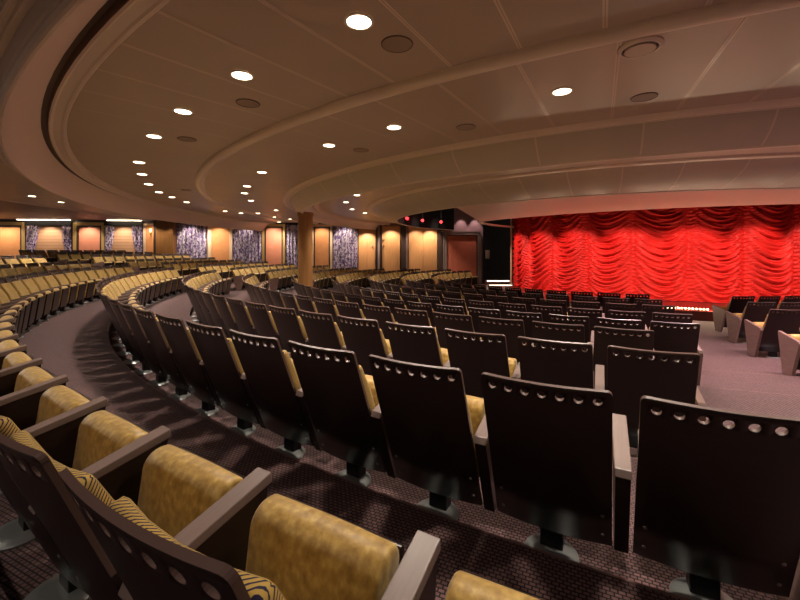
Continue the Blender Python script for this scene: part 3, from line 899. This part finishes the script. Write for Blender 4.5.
# swagged curtain
bm = bmesh.new(); colw = 1.5; RC = 6.0; nu, nz = 24, 210
z0, z1 = 0.27, H(1.95)
ncol = 11; t_start = -184.0; grid = []
rnd = random.Random(3)
ph = [rnd.uniform(0, 1) for _ in range(ncol + 2)]; pit = [rnd.uniform(0.19, 0.25) for _ in range(ncol + 2)]; sg = [rnd.uniform(0.50, 0.68) for _ in range(ncol + 2)]
sk = [rnd.uniform(-0.12, 0.12) for _ in range(ncol + 2)]
for k in range(int(-0.16 * nu), ncol * nu + 1):
    s_ = k / nu; ci = int(math.floor(s_)); u = s_ - ci; ci = ci % (ncol + 1)
    deg = t_start + math.degrees(s_ * colw / RC)
    s1 = math.sin(PI * u); s4 = s1 ** 0.75 + sk[ci] * math.sin(2 * PI * u)
    colv = []
    for j in range(nz + 1):
        z = z0 + (z1 - z0) * j / nz
        w1 = 0.10 * math.sin(z * 2.3 + ci * 1.7) + 0.05 * math.sin(z * 5.1 + ci)
        q = (z + sg[ci] * s4 + w1) / pit[ci] + ph[ci]
        q2 = (z + sg[ci] * s4 * 0.85 + 0.10 * math.sin(3 * u + ci)) / (pit[ci] * 0.53) + ph[ci] * 3
        fq = q - math.floor(q)
        fq = 1 - fq
        fold = (fq ** 0.9) if fq < 0.84 else (0.84 ** 0.9) * (1 - (fq - 0.84) / 0.16)
        e_ = min(1.0, min(u, 1 - u) / 0.16)
        d_ = 0.145 * fold * (0.12 + 0.88 * e_) + 0.042 * math.sin(2 * PI * q2) * (0.3 + 0.7 * e_) + 0.12 * s1 ** 0.7
        colv.append(bm.verts.new(pol(RC + d_, deg, z, S)))
    grid.append(colv)
for A, B in zip(grid, grid[1:]):
    for j in range(nz): bm.faces.new((A[j], B[j], B[j + 1], A[j + 1]))
bmesh.ops.recalc_face_normals(bm, faces=bm.faces)
cur = thing('stage_curtain', 'red satin stage curtain gathered in deep swags across the stage', 'curtain', (S.x, S.y, 0.25))
for v in bm.verts: v.co -= Vector((S.x, S.y, 0.25))
obj('swagged_cloth', bm, 'curtain', cur, smooth=True)
p = pol(RC + 0.2, t_start - 2.9, 0, S) - Vector((S.x, S.y, 0))
obj('edge_pole', cyl(0.045, 0.045, 0.0, z1 - 0.25, 12, c=(p.x, p.y)), 'cream', cur)

# lit side steps
for i, (zt, yy) in enumerate(((0.22, 19.25), (0.40, 19.75))):
    o = thing('stage_step', ('lower' if i == 0 else 'upper') + ' lit step beside the left end of the red curtain', 'step', (5.0, yy, 0.0 if i == 0 else 0.0), 0)
    obj('tread', box(-0.62, 0.5 , -0.0, 0.5, 0.0, zt), 'stagefront', o)
    obj('lit_nosing', box(-0.62, 0.5, -0.02, 0.0, zt - 0.05, zt + 0.004), 'strip', o)

# ------------------------------------------------------------------ ceiling lights and fittings
DL_POW = 250
def downlight(p, label, group, power=DL_POW, r=0.085, size=120, col=(1, 0.87, 0.72)):
    if group != 'recessed ceiling downlights':      # outside the frame or above a lip
        return spot('downlight_beam', p - Vector((0, 0, 0.02)), p - Vector((0, 0, 2)), power, size, 0.75, col, 0.14)
    o = thing('ceiling_downlight', label, 'ceiling light', p, 0, group)
    obj('trim_ring', turned([(r + 0.018, 0.0), (r + 0.018, -0.006), (r, -0.01), (r - 0.004, -0.002), (r - 0.004, 0.0)], 24, close=False), 'rim', o)
    obj('lens', cyl(r - 0.004, r - 0.004, -0.006, -0.001, 24), 'lamp', o)
    if power:
        spot('downlight_beam', p - Vector((0, 0, 0.02)), p - Vector((0, 0, 2)), power, size, 0.75, r=0.14)
    return o
ring_a = [(359, 21), (242, 75), (183, 111), (154, 136), (139, 162), (142, 174), (148.5, 184), (159, 192), (172, 197), (186.5, 202)]
ring_b = [(562, 91), (394, 127), (329, 145), (262, 172), (247, 186), (244.5, 193), (251, 200.5), (225, 211), (241, 213), (258, 213.2)]
ring_c = [(346, 202), (357, 195), (352, 209), (365, 213), (377, 211.5), (276, 210), (274, 217), (290, 219), (279, 222)]
ring_o = [(32, 196), (61, 202)]
NM = {0: ('ring nearest the camera', ring_a), 1: ('second ceiling ring', ring_b), 2: ('inner dropped ring', ring_c), 3: ('outer ceiling strip above the wall', ring_o)}
for gi, (nm, L) in NM.items():
    for i, (x, y) in enumerate(L):
        h = CE if gi != 2 else 1.60
        if gi == 2 and i >= 5: h = CE
        p = at_h(x, y, h)
        if wall_gap(p) < 0.4:
            p = p * ((p.y - (0.6 - wall_gap(p))) / p.y); p.z = EYE + h
        p.z -= 0.001
        if gi == 0: lab = 'round lit downlight, ' + ordinal(i + 1) + ' along the ' + nm
        elif gi == 1: lab = 'round lit downlight, ' + ordinal(i + 1) + ' from the right on ' + nm
        elif gi == 2: lab = 'small far downlight above the side wall panels, ' + ordinal(i + 1) + ' of that cluster'
        else: lab = ('left' if i == 0 else 'right') + ' downlight of the pair high at the far left'
        downlight(p, lab, 'recessed ceiling downlights', 260 if gi == 3 else DL_POW)
# the rings carry on past the frame; some unseen beams are added for fill
for a in (243.5, 249, 254.5, 260): downlight(pol(15.2, a, H(CE) - 0.001), 'round lit downlight on the ring nearest camera, beyond the frame', 'downlights out of frame')
for i_, a in enumerate((164, 170, 176, 182, 187)): downlight(pol(18.9, a, H(CE) - 0.001), 'added unseen beam on the outer strip above the big lip, ' + ordinal(i_ + 1), 'downlights out of frame on the outer strip', 220)  # unseen beams added to lift the dark rear rows
for i_, a in enumerate((204, 212, 220, 228)): downlight(pol(18.6, a, H(CE) - 0.001), 'round lit downlight on the outer strip left of the frame, ' + ordinal(i_ + 1) + ' along it', 'downlights out of frame on the outer strip')
for i_, a in enumerate(range(196, 300, 7)): downlight(pol(10.1, a, H(1.60) - 0.001), 'added unseen beam above the front seats behind the dropped ring, ' + ordinal(i_ + 1), 'added beams behind the dropped ring', 170 if a < 245 else 480, col=(1, 0.87, 0.72) if a < 245 else (1, 0.70, 0.70))  # added beams; the pink ones imitate stage light on the carpet
for i_, a in enumerate((238, 246, 254)): downlight(pol(18.4, a, H(CE) - 0.001), 'added unseen beam on the outer strip behind the camera, ' + ordinal(i_ + 1), 'added beams behind the camera', 75)  # unseen beams added as fill for the near floor
for a in (252, 258, 264): downlight(pol(12.9, a, H(CE) - 0.001), 'round lit downlight on second ring, beyond the frame at right', 'downlights out of frame on the second ring')

SPK = [(397, 44), (248, 103), (187, 139), (466, 127), (361, 150), (644, 97), (186, 190)]
for i, (x, y) in enumerate(SPK):
    p = at_h(x, y, CE); p.z -= 0.001
    side = ['right of the nearest downlight', 'right of the second downlight', 'near the third downlight', 'nearest to the long curved fascia', 'beside the small downlights of second ring', 'just below the round ceiling vent', 'at the far end of the ring'][i]
    o = thing('ceiling_speaker', 'brown round ceiling speaker grille ' + side, 'speaker', p, 0, 'ceiling speaker grilles')
    r = 0.115
    obj('rim', turned([(r + 0.008, 0.0), (r + 0.006, -0.006), (r, -0.006), (r, 0.0)], 28, close=False), 'gap', o)
    obj('grille', cyl(r, r, -0.004, -0.001, 28), 'grille', o)
p = at_h(640, 50, CE - 0.03); p.z = H(CE) - 0.001
o = thing('ceiling_vent', 'round raised ceiling vent near top right of the ceiling', 'vent', p)
obj('flange', turned([(0.155, 0), (0.155, -0.012), (0.135, -0.028), (0.125, -0.028), (0.125, 0)], 32, close=False), 'mould', o, smooth=False)
obj('disc', cyl(0.105, 0.105, -0.035, -0.01, 32), 'ceil', o)
obj('throat', cyl(0.125, 0.125, -0.008, -0.002, 32), 'gap', o)

# strip lights in the ceiling slot over the draped windows
for i, (a, b, lab) in enumerate(((24, 76, 'long glowing strip light above the left draped window'), (112, 146, 'long glowing strip light above the right draped window'))):
    u0, u1 = wall_x(a), wall_x(b)
    p = wpt((u0 + u1) / 2, 0.42, H(1.655)); L = (u1 - u0) / 2
    o = thing('strip_light', lab, 'ceiling light', p, WA, 'slot lights over draped windows')
    obj('housing', box(-L, L, -0.07, 0.07, -0.03, 0.0), 'rim', o)
    obj('diffuser', box(-L + 0.02, L - 0.02, -0.06, 0.06, -0.045, -0.03), 'lamp', o)

# wall washers over the panels
for px, u_off, pw in ((2, 0, 30), (14, 0, 30), (90, 0, 40), (219, 0, 38), (248, 0, 34), (274, 0, 34), (322, 0, 34), (345, 0, 34), (192, 0, 34), (51, 0, 34), (125, 0, 34), (367, 0, 46), (391, 0, 46), (430, 0, 48), (416, 0, 26), (152, 0, 24)):
    u = wall_x(px)
    hh = 1.60 if px < 360 else (1.2 if px < 380 else 1.42)
    p = wpt(u, 0.8, H(hh) - 0.06); q = wpt(u, 0.05, H(0.1))
    spot('wall_washer_beam', p, q, pw * 3.4, 96, 0.7, (1, 0.82, 0.66), 0.04)
for px in (461, 475):
    p = wpt(wall_x(px), 0.45, H(2.25))
    spot('portal_washer_beam', p, wpt(wall_x(px), 0.02, H(0.9)), 60, 62, 0.6, (1, 0.72, 0.62), 0.04)

# red stage lanterns hung in the dark slot
LN = [(407, 218.5, 'left'), (422.5, 220.5, 'middle'), (441, 222, 'right')]
for x, y, nm in LN:
    r0 = (x - 400) / F
    # on the ring, just inside the black inner face
    best = None
    for k in range(1280, 1790):
        q = pol(7.8, k / 10, H(1.35))
        e = abs(q.x / q.y - r0)
        if q.y > 15 and (best is None or e < best[0]): best = (e, q, k / 10)
    q = best[1]; q.z = EYE + (YH - y) * q.y / F
    o = thing('stage_lantern', nm + ' of three red stage lanterns hung in the dark slot', 'stage light', q, rad(best[2] + 90), 'red stage lanterns')
    bm = cyl(0.07, 0.09, -0.26, 0.0, 20)
    rot = Matrix.Rotation(rad(75), 4, 'X')
    for v in bm.verts: v.co = rot @ v.co
    obj('housing', bm, 'black_metal', o)
    bm = cyl(0.075, 0.075, 0.0, 0.012, 20)
    rot2 = Matrix.Rotation(rad(75), 4, 'X')
    for v in bm.verts: v.co = rot2 @ v.co
    obj('lens', bm, 'redlamp', o)
    to_cam = (Vector((0, 0, EYE)) - q); to_cam.z = 0
    o.rotation_euler = (0, 0, math.atan2(to_cam.y, to_cam.x) + PI / 2 + 0.25)
    obj('yoke', box(-0.015, 0.015, -0.015, 0.015, 0.1, H(2.70) - q.z), 'black_metal', o)

for px in (163, 174):  # unseen lamps added to brighten the brown pier
    spot('pier_fill_beam', wpt(wall_x(px), 1.1, H(1.5)), wpt(wall_x(px), 0.4, H(0.1)), 38, 80, 0.7, (1, 0.8, 0.55), 0.05)
for a, pw in ((140, 330), (155, 330), (170, 300)):  # unseen lamps added to brighten the front seats of the left block
    p = pol(7.4, a, H(2.6)); spot('left_seat_fill_beam', p, pol(7.2, a - 4, 0.4), pw, 80, 0.7, (1, 0.8, 0.62), 0.1)
# stage lighting on the curtain
for a in (-176, -160, -144, -128, -112, -96, -80):
    p = pol(8.35, a, H(1.42), S); q = pol(6.0, a, 1.0, S)
    spot('stage_beam', p, q, 300, 62, 0.5, (1.0, 0.62, 0.50), 0.035)

# world: dim warm light of the unbuilt rest of the hall
w = bpy.data.worlds.new('world'); sc.world = w; w.use_nodes = True
w.node_tree.nodes['Background'].inputs['Color'].default_value = (1.0, 0.78, 0.62, 1)
w.node_tree.nodes['Background'].inputs['Strength'].default_value = 0.22
